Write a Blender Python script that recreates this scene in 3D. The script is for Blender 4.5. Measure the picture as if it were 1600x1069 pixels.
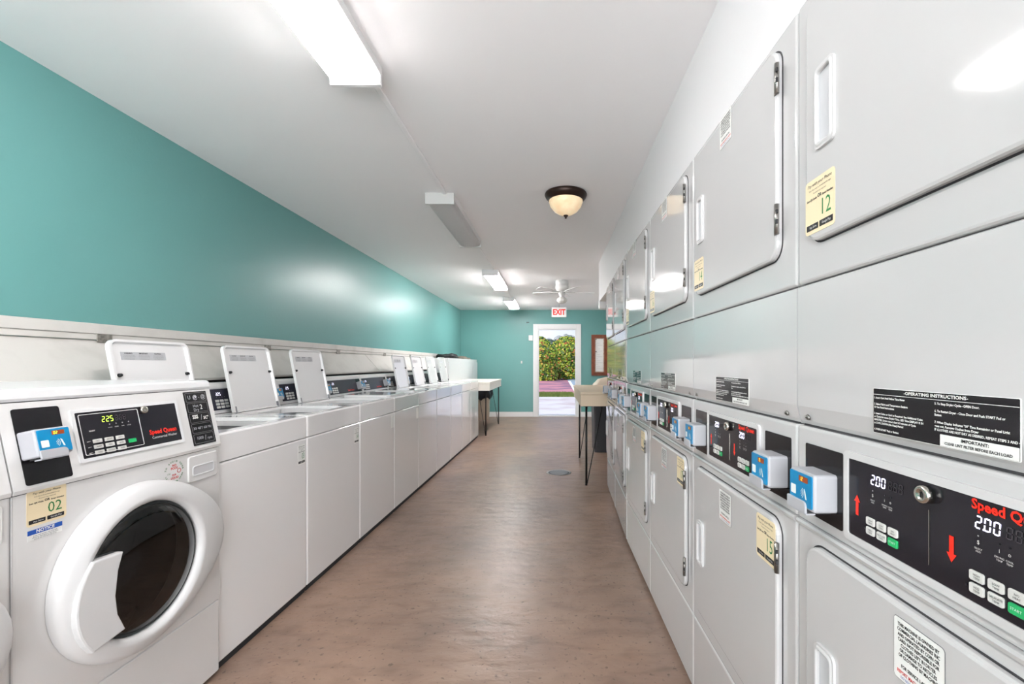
import bpy, bmesh, math, random
from mathutils import Matrix, Vector
random.seed(7)
S = bpy.context.scene
for o in list(bpy.data.objects): bpy.data.objects.remove(o)
COL = S.collection
PI = math.pi

# ---------------------------------------------------------------- camera, world, sun, exposure
cam = bpy.data.objects.new('camera', bpy.data.cameras.new('camera'))
COL.objects.link(cam); S.camera = cam
cam.data.sensor_width = 36; cam.data.lens = 705 / 1600 * 36
cam.data.shift_x = -64 / 1600; cam.data.shift_y = 34.5 / 1600
cam.data.clip_start = .02; cam.data.clip_end = 300
cam.location = (0, 0, 1.2156); cam.rotation_euler = (PI / 2, 0, 0)

S.view_settings.view_transform = 'Standard'; S.view_settings.look = 'None'
S.view_settings.gamma = 1; S.view_settings.use_curve_mapping = False
S.view_settings.exposure = 0.78

W = bpy.data.worlds.new('world'); S.world = W; W.use_nodes = True
nt = W.node_tree; nt.nodes.clear()
wo = nt.nodes.new('ShaderNodeOutputWorld'); bg = nt.nodes.new('ShaderNodeBackground')
tc = nt.nodes.new('ShaderNodeTexCoord'); sx = nt.nodes.new('ShaderNodeSeparateXYZ')
cr = nt.nodes.new('ShaderNodeValToRGB')
cr.color_ramp.elements[0].position = .0; cr.color_ramp.elements[0].color = (.72, .80, .92, 1)
cr.color_ramp.elements[1].position = .45; cr.color_ramp.elements[1].color = (.28, .47, .85, 1)
nz = nt.nodes.new('ShaderNodeTexNoise'); nz.inputs['Scale'].default_value = 5; nz.inputs['Detail'].default_value = 6
cc = nt.nodes.new('ShaderNodeValToRGB'); cc.color_ramp.elements[0].position = .48; cc.color_ramp.elements[1].position = .68
mx = nt.nodes.new('ShaderNodeMixRGB'); mx.inputs[2].default_value = (.88, .92, 1, 1)
nt.links.new(tc.outputs['Generated'], sx.inputs[0]); nt.links.new(sx.outputs[2], cr.inputs[0])
nt.links.new(tc.outputs['Generated'], nz.inputs['Vector']); nt.links.new(nz.outputs[0], cc.inputs[0])
nt.links.new(cc.outputs[0], mx.inputs[0]); nt.links.new(cr.outputs[0], mx.inputs[1])
nt.links.new(mx.outputs[0], bg.inputs[0]); bg.inputs[1].default_value = .66
nt.links.new(bg.outputs[0], wo.inputs[0])

sun = bpy.data.objects.new('sun', bpy.data.lights.new('sun', 'SUN')); COL.objects.link(sun)
sun.data.energy = 2.0; sun.data.angle = .01; sun.data.color = (1, .95, .87)
sun.rotation_euler = (math.radians(38), 0, math.radians(-38))
TUBE = 115.0          # brightness of the lit fluorescent tubes

fill_lamp = bpy.data.objects.new('window_daylight', bpy.data.lights.new('window_daylight', 'AREA')); COL.objects.link(fill_lamp)
fill_lamp.data.shape = 'RECTANGLE'; fill_lamp.data.size = 2.9; fill_lamp.data.size_y = 2.0; fill_lamp.data.energy = 150; fill_lamp.data.color = (1, .955, .945)
fill_lamp.location = (-.45, -2.5, 1.32); fill_lamp.rotation_euler = (PI / 2, 0, 0)     # area lamp added outside the assumed shop window to brighten the room

# ---------------------------------------------------------------- materials
MATS = {}
def mat(name, col, rough=.5, metal=0, emit=None, es=0, coat=0, spec=.5, bump=None, noise=None, trans=0, alpha=1, ior=1.45):
    m = bpy.data.materials.new(name); m.use_nodes = True
    n = m.node_tree; b = n.nodes['Principled BSDF']
    b.inputs['Base Color'].default_value = (*col, 1); b.inputs['Roughness'].default_value = rough
    b.inputs['Metallic'].default_value = metal; b.inputs['Coat Weight'].default_value = coat
    b.inputs['Coat Roughness'].default_value = .05
    b.inputs['Specular IOR Level'].default_value = spec; b.inputs['Transmission Weight'].default_value = trans
    b.inputs['Alpha'].default_value = alpha; b.inputs['IOR'].default_value = ior
    if emit: b.inputs['Emission Color'].default_value = (*emit, 1); b.inputs['Emission Strength'].default_value = es
    t = n.nodes.new('ShaderNodeTexCoord')
    if noise:                       # (scale, second colour, lo, hi, detail)
        x = n.nodes.new('ShaderNodeTexNoise'); x.inputs['Scale'].default_value = noise[0]; x.inputs['Detail'].default_value = noise[4]
        r = n.nodes.new('ShaderNodeValToRGB'); r.color_ramp.elements[0].position = noise[2]; r.color_ramp.elements[1].position = noise[3]
        r.color_ramp.elements[0].color = (*col, 1); r.color_ramp.elements[1].color = (*noise[1], 1)
        n.links.new(t.outputs['Object'], x.inputs['Vector']); n.links.new(x.outputs[0], r.inputs[0]); n.links.new(r.outputs[0], b.inputs['Base Color'])
    if bump:                        # (scale, strength, distance)
        x = n.nodes.new('ShaderNodeTexNoise'); x.inputs['Scale'].default_value = bump[0]; x.inputs['Detail'].default_value = 4
        u = n.nodes.new('ShaderNodeBump'); u.inputs['Strength'].default_value = bump[1]; u.inputs['Distance'].default_value = bump[2]
        n.links.new(t.outputs['Object'], x.inputs['Vector']); n.links.new(x.outputs[0], u.inputs['Height']); n.links.new(u.outputs[0], b.inputs['Normal'])
    MATS[name] = m; return m
def g(v): return tuple((x / 255 / 12.92) if x / 255 <= .04045 else ((x / 255 + .055) / 1.055) ** 2.4 for x in v)
mat('enamel', g((242, 241, 241)), .08, spec=.6, coat=.6, bump=(5, .05, .01))  # top loaders; toned lighter to make up for weak light on them
mat('dryer_enamel', g((198, 197, 197)), .08, spec=.6, coat=.6, bump=(5, .05, .01))  # same white enamel, toned darker because the lamps hit the dryers harder
mat('washer_enamel', g((222, 221, 220)), .08, spec=.6, coat=.6, bump=(5, .05, .01))  # front loaders; toned darker against the strong light from the rear
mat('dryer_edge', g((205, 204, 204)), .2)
mat('enamel_edge', g((226, 227, 228)), .2)
mat('plastic_white', g((216, 216, 216)), .35)
mat('plastic_shade', g((196, 197, 200)), .45)  # grey plastic, also the painted shade inside pull recesses
mat('gap', g((50, 50, 52)), .8)
mat('wall_white', g((226, 225, 226)), .55, bump=(60, .12, .003))
mat('ceiling_white', g((249, 248, 249)), .7, bump=(30, .06, .004))
mat('teal', g((104, 158, 155)), .34, bump=(55, .18, .003), noise=(.8, g((98, 153, 149)), .3, .7, 3))
mat('ledge', g((214, 211, 206)), .5, bump=(14, .35, .004), noise=(6, g((196, 193, 187)), .5, .8, 6))
mat('trim', g((236, 236, 236)), .4)
mat('black', g((22, 21, 24)), .12)
mat('black_matte', g((26, 25, 27)), .5)
mat('panel', g((27, 26, 32)), .14)
mat('slate', g((50, 50, 62)), .2)
mat('grey', g((176, 177, 182)), .4)
mat('grey_dark', g((120, 121, 126)), .4)
mat('blue', g((6, 126, 176)), .3)
mat('red', g((232, 40, 22)), .4)
mat('green', g((30, 165, 95)), .35)
mat('green_ink', g((38, 120, 62)), .5)
mat('ink', g((30, 30, 32)), .5)
mat('ink_grey', g((110, 110, 112)), .5)
mat('ink_red', g((205, 70, 70)), .5)
mat('key', g((215, 214, 210)), .4)
mat('key_yellow', g((225, 215, 120)), .4)
mat('paper', g((235, 235, 232)), .45)
mat('cream', g((233, 216, 180)), .45)
mat('blue_ink', g((30, 80, 165)), .4)
mat('led_white', g((200, 200, 255)), .4, emit=(.86, .84, 1), es=1.6)
mat('led_off', g((52, 48, 54)), .4)
mat('led_green', g((160, 230, 40)), .4, emit=(.6, .95, .1), es=1.3)
mat('led_amber', g((250, 200, 30)), .4, emit=(1, .7, .05), es=1.2)
mat('led_window', g((150, 62, 20)), .3)
mat('chrome', g((200, 196, 186)), .22, metal=1)
mat('steel', g((150, 148, 144)), .35, metal=1)
mat('galvanised', g((160, 156, 148)), .5, metal=.6, noise=(60, g((110, 108, 104)), .4, .7, 3))
mat('rubber', g((40, 46, 48)), .35)
mat('tub', g((90, 90, 94)), .3, metal=.9)
mat('drum', g((96, 92, 92)), .22, metal=.9)
mat('bronze', g((48, 32, 26)), .35, metal=.5)
mat('wood', g((128, 62, 30)), .35, noise=(12, g((92, 42, 20)), .35, .7, 5))
mat('cork', g((196, 178, 160)), .8, noise=(40, g((170, 150, 132)), .4, .6, 3))
mat('laminate', g((236, 232, 222)), .35)
mat('laminate_tan', g((205, 186, 160)), .4)
mat('rod', g((16, 16, 17)), .35, metal=.3)
mat('tan', g((160, 145, 128)), .5)
mat('bag', g((14, 15, 22)), .3, bump=(20, .8, .02))
mat('cloth', g((24, 28, 30)), .9, bump=(30, .8, .02))
mat('cloth_tan', g((120, 112, 100)), .9, bump=(30, .8, .02))
mat('bin', g((52, 53, 58)), .45)
mat('lid_tan', g((196, 180, 162)), .5)
mat('tube_on', (1, 1, 1), .4, emit=(1, .955, .945), es=TUBE)
mat('tube_far', (1, 1, 1), .4, emit=(1, .955, .945), es=TUBE * 2.4)
mat('tube_dim', (1, 1, 1), .4, emit=(1, .985, .97), es=TUBE * .45)
mat('tube_off', (.8, .8, .8), .4)
mat('fan_grey', g((205, 205, 203)), .4)
mat('fan_white', g((238, 238, 238)), .35)
mat('frosted', g((205, 204, 200)), .35)
mat('concrete_path', g((214, 208, 208)), .9, noise=(.9, g((190, 172, 170)), .42, .68, 8))
mat('pink_paving', g((198, 132, 142)), .9, noise=(.5, g((140, 104, 124)), .44, .58, 7))  # darker second colour paints the shadow stripes lying on the paving
mat('asphalt', g((150, 165, 178)), .9)
mat('white_line', g((240, 240, 240)), .8)
mat('sill', g((222, 222, 222)), .6, bump=(20, .2, .004))
mat('trunk', g((90, 72, 56)), .9)
for i, c in enumerate([(150, 178, 52), (190, 196, 70), (96, 128, 40), (214, 180, 84), (196, 110, 62), (60, 84, 34)]):
    mat('leaf%d' % i, g(c), .45)
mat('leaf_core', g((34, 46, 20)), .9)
mat('leaf_dark', g((54, 84, 60)), .8)
mat('grass', g((104, 124, 58)), .9, noise=(6, g((146, 146, 84)), .4, .7, 5))
# lens of the fluorescent lights: clear prismatic plastic that scatters part of the light
def lens_mat(name, k, col):
    m = bpy.data.materials.new(name); m.use_nodes = True; n = m.node_tree; n.nodes.clear()
    o = n.nodes.new('ShaderNodeOutputMaterial'); t = n.nodes.new('ShaderNodeBsdfTransparent'); tr = n.nodes.new('ShaderNodeBsdfTranslucent')
    d = n.nodes.new('ShaderNodeBsdfDiffuse'); a = n.nodes.new('ShaderNodeMixShader'); c = n.nodes.new('ShaderNodeMixShader')
    tr.inputs[0].default_value = (*col, 1); d.inputs[0].default_value = (*col, 1)
    tex = n.nodes.new('ShaderNodeTexCoord'); ck = n.nodes.new('ShaderNodeTexChecker'); ck.inputs['Scale'].default_value = 150
    mp = n.nodes.new('ShaderNodeMapRange'); mp.inputs[3].default_value = k - .05; mp.inputs[4].default_value = k + .05
    n.links.new(tex.outputs['Object'], ck.inputs[0]); n.links.new(ck.outputs[1], mp.inputs[0])
    a.inputs[0].default_value = .5; n.links.new(tr.outputs[0], a.inputs[1]); n.links.new(d.outputs[0], a.inputs[2])
    n.links.new(mp.outputs[0], c.inputs[0]); n.links.new(a.outputs[0], c.inputs[1]); n.links.new(t.outputs[0], c.inputs[2])
    n.links.new(c.outputs[0], o.inputs[0]); MATS[name] = m
lens_mat('lens', .3, (.95, .95, .95)); lens_mat('lens_old', .12, (.97, .97, .97))
def glass_mat(name, tint, k, rough=.02):
    m = bpy.data.materials.new(name); m.use_nodes = True; n = m.node_tree; n.nodes.clear()
    o = n.nodes.new('ShaderNodeOutputMaterial'); t = n.nodes.new('ShaderNodeBsdfTransparent'); gl = n.nodes.new('ShaderNodeBsdfGlossy')
    f = n.nodes.new('ShaderNodeFresnel'); f.inputs[0].default_value = k; c = n.nodes.new('ShaderNodeMixShader')
    t.inputs[0].default_value = (*tint, 1); gl.inputs['Roughness'].default_value = rough
    n.links.new(f.outputs[0], c.inputs[0]); n.links.new(t.outputs[0], c.inputs[1]); n.links.new(gl.outputs[0], c.inputs[2]); n.links.new(c.outputs[0], o.inputs[0]); MATS[name] = m
glass_mat('window_glass', (.93, .96, .97), 1.45); glass_mat('door_glass', (.5, .51, .55), 1.7)
def bowl_mat():
    m = mat('bowl', g((236, 214, 180)), .3, emit=(1, .78, .5), es=.24, noise=(9, g((214, 176, 128)), .35, .65, 3))
bowl_mat()
def floor_mat():
    m = bpy.data.materials.new('floor_paint'); m.use_nodes = True; n = m.node_tree; b = n.nodes['Principled BSDF']
    t = n.nodes.new('ShaderNodeTexCoord')
    def noise(sc, det, dist=0, vec=None):
        x = n.nodes.new('ShaderNodeTexNoise'); x.inputs['Scale'].default_value = sc; x.inputs['Detail'].default_value = det; x.inputs['Distortion'].default_value = dist
        n.links.new(vec or t.outputs['Object'], x.inputs['Vector']); return x
    a = noise(2.2, 10, .1); r = n.nodes.new('ShaderNodeValToRGB'); e = r.color_ramp.elements
    e[0].position = .3; e[0].color = (*g((134, 112, 98)), 1); e[1].position = .72; e[1].color = (*g((158, 134, 118)), 1)
    n.links.new(a.outputs[0], r.inputs[0])
    mp = n.nodes.new('ShaderNodeMapping'); mp.inputs['Scale'].default_value = (1, 2.0, 1); n.links.new(t.outputs['Object'], mp.inputs[0])
    s = noise(6, 14, .35, mp.outputs[0]); r2 = n.nodes.new('ShaderNodeValToRGB'); e = r2.color_ramp.elements
    e[0].position = .30; e[0].color = (.45, .42, .40, 1); e[1].position = .52; e[1].color = (1, 1, 1, 1)
    n.links.new(s.outputs[0], r2.inputs[0])
    m1 = n.nodes.new('ShaderNodeMixRGB'); m1.blend_type = 'MULTIPLY'; m1.inputs[0].default_value = .5
    n.links.new(r.outputs[0], m1.inputs[1]); n.links.new(r2.outputs[0], m1.inputs[2])
    # broad grey and reddish wear
    c1 = noise(1.5, 12, .0); r4 = n.nodes.new('ShaderNodeValToRGB'); e = r4.color_ramp.elements
    e[0].position = .34; e[0].color = (.66, .66, .68, 1); e[1].position = .66; e[1].color = (1.06, 1.0, .95, 1)
    n.links.new(c1.outputs[0], r4.inputs[0])
    m0 = n.nodes.new('ShaderNodeMixRGB'); m0.blend_type = 'MULTIPLY'; m0.inputs[0].default_value = .75
    n.links.new(m1.outputs[0], m0.inputs[1]); n.links.new(r4.outputs[0], m0.inputs[2])
    # small chips
    v = noise(48, 3); r3 = n.nodes.new('ShaderNodeValToRGB'); e = r3.color_ramp.elements
    e[0].position = .30; e[0].color = (.30, .28, .27, 1); e[1].position = .38; e[1].color = (1, 1, 1, 1)
    n.links.new(v.outputs[0], r3.inputs[0])
    m2 = n.nodes.new('ShaderNodeMixRGB'); m2.blend_type = 'MULTIPLY'; m2.inputs[0].default_value = .7
    n.links.new(m0.outputs[0], m2.inputs[1]); n.links.new(r3.outputs[0], m2.inputs[2]); n.links.new(m2.outputs[0], b.inputs['Base Color'])
    bp = n.nodes.new('ShaderNodeBump'); bp.inputs['Strength'].default_value = .7; bp.inputs['Distance'].default_value = .008
    s2 = noise(7, 6, .2, mp.outputs[0]); n.links.new(s2.outputs[0], bp.inputs['Height']); n.links.new(bp.outputs[0], b.inputs['Normal'])
    rr = n.nodes.new('ShaderNodeMapRange'); rr.inputs[3].default_value = .29; rr.inputs[4].default_value = .44
    n.links.new(a.outputs[0], rr.inputs[0]); n.links.new(rr.outputs[0], b.inputs['Roughness']); MATS['floor_paint'] = m
floor_mat()

# ---------------------------------------------------------------- mesh builder
TXT = {}
def text_geo(s, bold=False):
    k = (s, bold)
    if k in TXT: return TXT[k]
    cu = bpy.data.curves.new('t', 'FONT'); cu.body = s; cu.size = 1; cu.align_x = 'CENTER'; cu.align_y = 'CENTER'; cu.resolution_u = 2
    if bold: cu.offset = .032
    o = bpy.data.objects.new('t', cu); COL.objects.link(o); bpy.context.view_layer.update()
    me = bpy.data.meshes.new_from_object(o.evaluated_get(bpy.context.evaluated_depsgraph_get()))
    TXT[k] = ([tuple(v.co) for v in me.vertices], [tuple(p.vertices) for p in me.polygons])
    bpy.data.objects.remove(o); bpy.data.curves.remove(cu); bpy.data.meshes.remove(me)
    return TXT[k]
def rrect(x0, x1, z0, z1, r, n=5):
    if not isinstance(r, (list, tuple)) and r <= 0: return [(x0, z0), (x1, z0), (x1, z1), (x0, z1)]
    rs = r if isinstance(r, (list, tuple)) else (r, r, r, r)        # corners: x0z0, x1z0, x1z1, x0z1
    p = []
    for (cx, cz, a), q in zip(((x0, z0, PI), (x1, z0, 1.5 * PI), (x1, z1, 0), (x0, z1, .5 * PI)), rs):
        ccx = cx + (q if cx == x0 else -q); ccz = cz + (q if cz == z0 else -q)
        for i in range(n + 1):
            t = a + (PI / 2) * i / n; p.append((ccx + q * math.cos(t), ccz + q * math.sin(t)))
    return p
class MB:
    def __init__(s): s.v = []; s.f = []; s.mi = []; s.mats = []; s.M = Matrix.Identity(4); s.sm = []
    def m(s, name):
        if name not in s.mats: s.mats.append(name)
        return s.mats.index(name)
    def add(s, vs, fs, mt, smooth=False):
        b = len(s.v); k = s.m(mt)
        s.v += [tuple(s.M @ Vector(v)) for v in vs]
        for f in fs: s.f.append([b + i for i in f]); s.mi.append(k); s.sm.append(smooth)
        return s
    def box(s, x0, x1, y0, y1, z0, z1, mt, bev=0, seg=2):
        bm = bmesh.new(); bmesh.ops.create_cube(bm, size=1)
        for v in bm.verts: v.co = Vector(((x0 + x1) / 2 + v.co.x * (x1 - x0), (y0 + y1) / 2 + v.co.y * (y1 - y0), (z0 + z1) / 2 + v.co.z * (z1 - z0)))
        if bev: bmesh.ops.bevel(bm, geom=bm.edges[:], offset=bev, segments=seg, profile=.5, affect='EDGES')
        s.bm(bm, mt); return s
    def bm(s, bm, mt, smooth=False):
        bmesh.ops.recalc_face_normals(bm, faces=bm.faces[:])
        bm.verts.index_update()
        s.add([v.co[:] for v in bm.verts], [[v.index for v in f.verts] for f in bm.faces], mt, smooth); bm.free()
    def plate(s, pts, y0, y1, mt, bev=0):         # outline in x-z, facing -y; y0 front, y1 back
        bm = bmesh.new(); vs = [bm.verts.new((p[0], y1, p[1])) for p in pts]
        f = bm.faces.new(vs); r = bmesh.ops.extrude_face_region(bm, geom=[f])
        nv = [e for e in r['geom'] if isinstance(e, bmesh.types.BMVert)]
        for v in nv: v.co.y = y0
        if bev:
            ed = [e for e in bm.edges if all(abs(v.co.y - y0) < 1e-7 for v in e.verts)]
            bmesh.ops.bevel(bm, geom=ed, offset=bev, segments=2, profile=.5, affect='EDGES')
        s.bm(bm, mt); return s
    def flat(s, pts, y, mt):
        s.add([(p[0], y, p[1]) for p in pts], [list(range(len(pts)))], mt); return s
    def ring(s, a, b, y0, y1, mt, smooth=False):          # a outer loop at y0/y1, b inner loop (same count)
        n = len(a); V = [(p[0], y0, p[1]) for p in a] + [(p[0], y0, p[1]) for p in b] + [(p[0], y1, p[1]) for p in a] + [(p[0], y1, p[1]) for p in b]
        F = []
        for i in range(n):
            j = (i + 1) % n
            F += [[i, j, n + j, n + i], [2 * n + i, 3 * n + i, 3 * n + j, 2 * n + j], [i, 2 * n + i, 2 * n + j, j], [n + i, n + j, 3 * n + j, 3 * n + i]]
        s.add(V, F, mt, smooth); return s
    def loops(s, L, mt, close0=False, close1=False, smooth=True):     # stack of equal-count 3D loops
        n = len(L[0]); V = [p for l in L for p in l]; F = []
        for k in range(len(L) - 1):
            for i in range(n): j = (i + 1) % n; F.append([k * n + i, k * n + j, (k + 1) * n + j, (k + 1) * n + i])
        if close0: F.append(list(range(n))[::-1])
        if close1: F.append([(len(L) - 1) * n + i for i in range(n)])
        s.add(V, F, mt, smooth); return s
    def extr(s, prof, x0, x1, mt):                 # y-z profile run along x
        n = len(prof); V = [(x0, p[0], p[1]) for p in prof] + [(x1, p[0], p[1]) for p in prof]
        F = [[i, (i + 1) % n, n + (i + 1) % n, n + i] for i in range(n)] + [list(range(n))[::-1], [n + i for i in range(n)]]
        s.add(V, F, mt); return s
    def lathe(s, prof, c, mt, axis='z', n=32, smooth=True):   # prof (r, h)
        L = []
        for r, h in prof:
            r = max(r, 1e-5); l = []
            for i in range(n):
                t = 2 * PI * i / n; a, b = r * math.cos(t), r * math.sin(t)
                l.append((c[0] + a, c[1] + b, c[2] + h) if axis == 'z' else (c[0] + a, c[1] + h, c[2] + b))
            L.append(l)
        return s.loops(L, mt, True, True, smooth)
    def tube(s, pts, r, mt, n=8):
        L = []
        for i, p in enumerate(pts):
            p = Vector(p); a = Vector(pts[max(i - 1, 0)]); b = Vector(pts[min(i + 1, len(pts) - 1)]); d = (b - a).normalized()
            u = d.cross(Vector((0, 0, 1))); u = u if u.length > .01 else d.cross(Vector((0, 1, 0))); u.normalize(); w = d.cross(u)
            L.append([tuple(p + r * (math.cos(2 * PI * k / n) * u + math.sin(2 * PI * k / n) * w)) for k in range(n)])
        return s.loops(L, mt, True, True)
    def text(s, t, x, z, size, y, mt, sx=1.0, align='c', bold=False, it=0):
        V, F = text_geo(t, bold)
        if not V: return s
        off = 0
        if align == 'l': off = -min(v[0] for v in V)
        if align == 'r': off = -max(v[0] for v in V)
        s.add([(x + (v[0] + off + it * v[1]) * size * sx, y, z + v[1] * size) for v in V], F, mt); return s
    def seg7(s, t, x, z, h, y, mt, w=None):
        w = w or h * .52; k = h * .11
        SEG = {'0': 'abcdef', '1': 'bc', '2': 'abged', '3': 'abgcd', '4': 'fgbc', '5': 'afgcd', '8': 'abcdefg'}
        for ch in t:
            if ch == '.': s.flat(rrect(x - k * .9, x + k * .3, z - h / 2, z - h / 2 + k * 1.2, 0), y, mt); continue
            sl = lambda zz: (zz - z) * .08
            B = {'a': (k, w - k, h / 2 - k, h / 2), 'd': (k, w - k, -h / 2, -h / 2 + k), 'g': (k, w - k, -k / 2, k / 2),
                 'f': (0, k, k * .6, h / 2 - k * .6), 'b': (w - k, w, k * .6, h / 2 - k * .6), 'e': (0, k, -h / 2 + k * .6, -k * .6), 'c': (w - k, w, -h / 2 + k * .6, -k * .6)}
            for c in SEG[ch]:
                a = B[c]; s.flat([(x + p + sl(z + q), z + q) for p, q in rrect(a[0], a[1], a[2], a[3], 0)], y, mt)
            x += w + k * 1.6
        return s
    def build(s, name, parent=None, label=None, flip=False):
        me = bpy.data.meshes.new(name); me.from_pydata(s.v, [], s.f)
        for n in s.mats: me.materials.append(MATS[n])
        me.polygons.foreach_set('material_index', s.mi); me.polygons.foreach_set('use_smooth', s.sm); me.update()
        o = bpy.data.objects.new(name, me); COL.objects.link(o)
        if parent: o.parent = parent
        if label: o['label'] = label
        return o
def tag(o, label=None, cat=None, group=None, kind=None):
    for k, v in (('label', label), ('category', cat), ('group', group), ('kind', kind)):
        if v: o[k] = v
    return o
def empty(name, loc=(0, 0, 0), rz=0, **k):
    o = bpy.data.objects.new(name, None); COL.objects.link(o); o.location = loc; o.rotation_euler = (0, 0, rz); o.empty_display_size = .1
    return tag(o, **k)
def copy_tree(o, parent=None, skip=()):
    c = o.copy(); COL.objects.link(c)
    if parent: c.parent = parent
    for ch in list(o.children):
        if ch.name.split('.')[0] not in skip: copy_tree(ch, c)
    return c
def struct(o, k='structure'): o['kind'] = k; return o

# ---------------------------------------------------------------- room shell
CZ = 2.462; WL = -2.13; WR = 1.27; YB = 10.4; YR = -2.3
MB().box(WL - .15, WR + .15, YR - .15, YB, -.12, 0, 'floor_paint').build('floor')['kind'] = 'structure'
MB().box(WL - .15, WR + .15, YR - .15, YB + .15, CZ, CZ + .12, 'ceiling_white').build('ceiling')['kind'] = 'structure'
MB().box(WL - .15, WL, YR, YB, 0, CZ, 'teal').build('wall_left')['kind'] = 'structure'
MB().box(WR, WR + .15, YR, YB, 0, CZ, 'wall_white').build('wall_right')['kind'] = 'structure'
DX0, DX1, DZ = -.346, .537, 2.028
w = MB(); w.box(WL - .15, DX0, YB, YB + .15, -.12, CZ, 'teal'); w.box(DX1, WR + .15, YB, YB + .15, -.12, CZ, 'teal'); w.box(DX0, DX1, YB, YB + .15, DZ, CZ, 'teal')
struct(w.build('wall_back'))
# rear wall behind the camera; its window is assumed, enlarged to admit more light
w = MB(); w.box(WL - .15, -1.9, YR - .15, YR, 0, CZ, 'wall_white'); w.box(1.0, WR + .15, YR - .15, YR, 0, CZ, 'wall_white')
w.box(-1.9, 1.0, YR - .15, YR, 0, .3, 'wall_white'); w.box(-1.9, 1.0, YR - .15, YR, 2.3, CZ, 'wall_white'); struct(w.build('wall_rear'))
w = MB()
for x in (-1.9, -.95, .0, .95): w.box(x, x + .05, YR - .12, YR - .04, .3, 2.3, 'trim')
w.box(-1.9, 1, YR - .12, YR - .04, .3, .35, 'trim'); w.box(-1.9, 1, YR - .12, YR - .04, 2.25, 2.3, 'trim'); w.box(-1.9, 1, YR - .12, YR - .04, 1.35, 1.38, 'trim')
wf = struct(w.build('window_1')); MB().box(-1.85, .95, YR - .085, YR - .08, .35, 2.25, 'window_glass').build('pane', wf)
# soffit flush above the dryers
w = MB(); w.box(.568, WR, YR, 5.58, 1.982, CZ, 'wall_white'); struct(w.build('wall_soffit'))
struct(MB().box(.565, WR, 5.50, 5.58, 1.895, 1.98, 'trim', .004).build('trim_1'))
# baseboards
struct(MB().box(WL, DX0 - .112, YB - .018, YB, 0, .115, 'trim', .004).build('baseboard_back'))
struct(MB().box(DX1 + .112, WR, YB - .018, YB, 0, .115, 'trim', .004).build('baseboard_right'))
# door frame and sill
w = MB(); T = .11
w.box(DX0 - T, DX0, YB - .022, YB, 0, DZ + T, 'trim', .005); w.box(DX1, DX1 + T, YB - .022, YB, 0, DZ + T, 'trim', .005); w.box(DX0, DX1, YB - .022, YB, DZ, DZ + T, 'trim', .005)
w.box(DX0, DX0 + .02, YB, YB + .15, 0, DZ, 'trim'); w.box(DX1 - .02, DX1, YB, YB + .15, 0, DZ, 'trim'); w.box(DX0 + .02, DX1 - .02, YB, YB + .15, DZ - .02, DZ, 'trim')
d = struct(w.build('door_1'))
MB().box(DX0 + .02, DX1 - .02, YB + .002, YB + .16, -.12, .03, 'sill', .01).build('door_sill', d)
# pieces on the back wall
tag(MB().box(-.56, -.465, YB - .04, YB, 1.755, 1.88, 'trim', .008).build('door_alarm'), 'small white box fixed to the teal wall left of the door frame', 'alarm')
r = empty('light_switch', (-.722, YB, 1.26), label='small switch plate painted teal on the back wall left of the door', cat='switch')
MB().box(-.05, .05, -.008, 0, -.05, .05, 'teal', .003).build('switch_plate', r); MB().box(-.018, .018, -.02, -.008, -.03, .03, 'fan_grey', .004).build('rocker', r)
q = MB(); q.box(-.605, -.585, YB - .03, YB, 2.16, 2.19, 'black_matte', .004); q.box(-.575, -.55, YB - .02, YB, 2.17, 2.19, 'black_matte', .004)
tag(q.build('wall_bracket'), 'tiny black bracket on the teal wall above the door alarm', 'bracket')
# notice board
r = empty('notice_board', (.885, YB, .95), label='brown wooden framed notice board hanging on the teal wall right of the door', cat='notice board')
BW, BH = .37, .94; F_ = .075
q = MB(); q.ring([(0, 0), (BW, 0), (BW, BH), (0, BH)], [(F_, F_), (BW - F_, F_), (BW - F_, BH - F_), (F_, BH - F_)], -.045, 0, 'wood'); q.build('frame', r)
MB().box(F_, BW - F_, -.015, -.001, F_, BH - F_, 'cork').build('backing', r)
q = MB(); q.box(F_ + .02, BW - F_ - .02, -.018, -.0155, F_ + .02, BH - F_ - .02, 'paper')
for i in range(14): q.box(F_ + .04, BW - F_ - .04 - .05 * (i % 3), -.019, -.018, .16 + i * .045, .163 + i * .045, 'ink_grey')
q.build('notice', r)
for z in (.55, .835): MB().lathe([(.012, 0), (.008, .02)], (F_ + .03, -.04, z), 'black_matte', 'y', 10).build('push_pin', r)

# exit sign
r = empty('exit_sign', (.127, 9.45, 2.195), label='white exit sign with red letters hanging from the ceiling before the door', cat='exit sign')
MB().box(-.155, .155, -.03, .03, 0, .205, 'trim', .01).build('housing', r)
MB().text('EXIT', 0, .1, .165, -.0315, 'red', .78, bold=True).build('lettering', r)
MB().tube([(-.04, 0, .205), (-.04, 0, .267)], .008, 'trim').build('stem', r)

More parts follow.
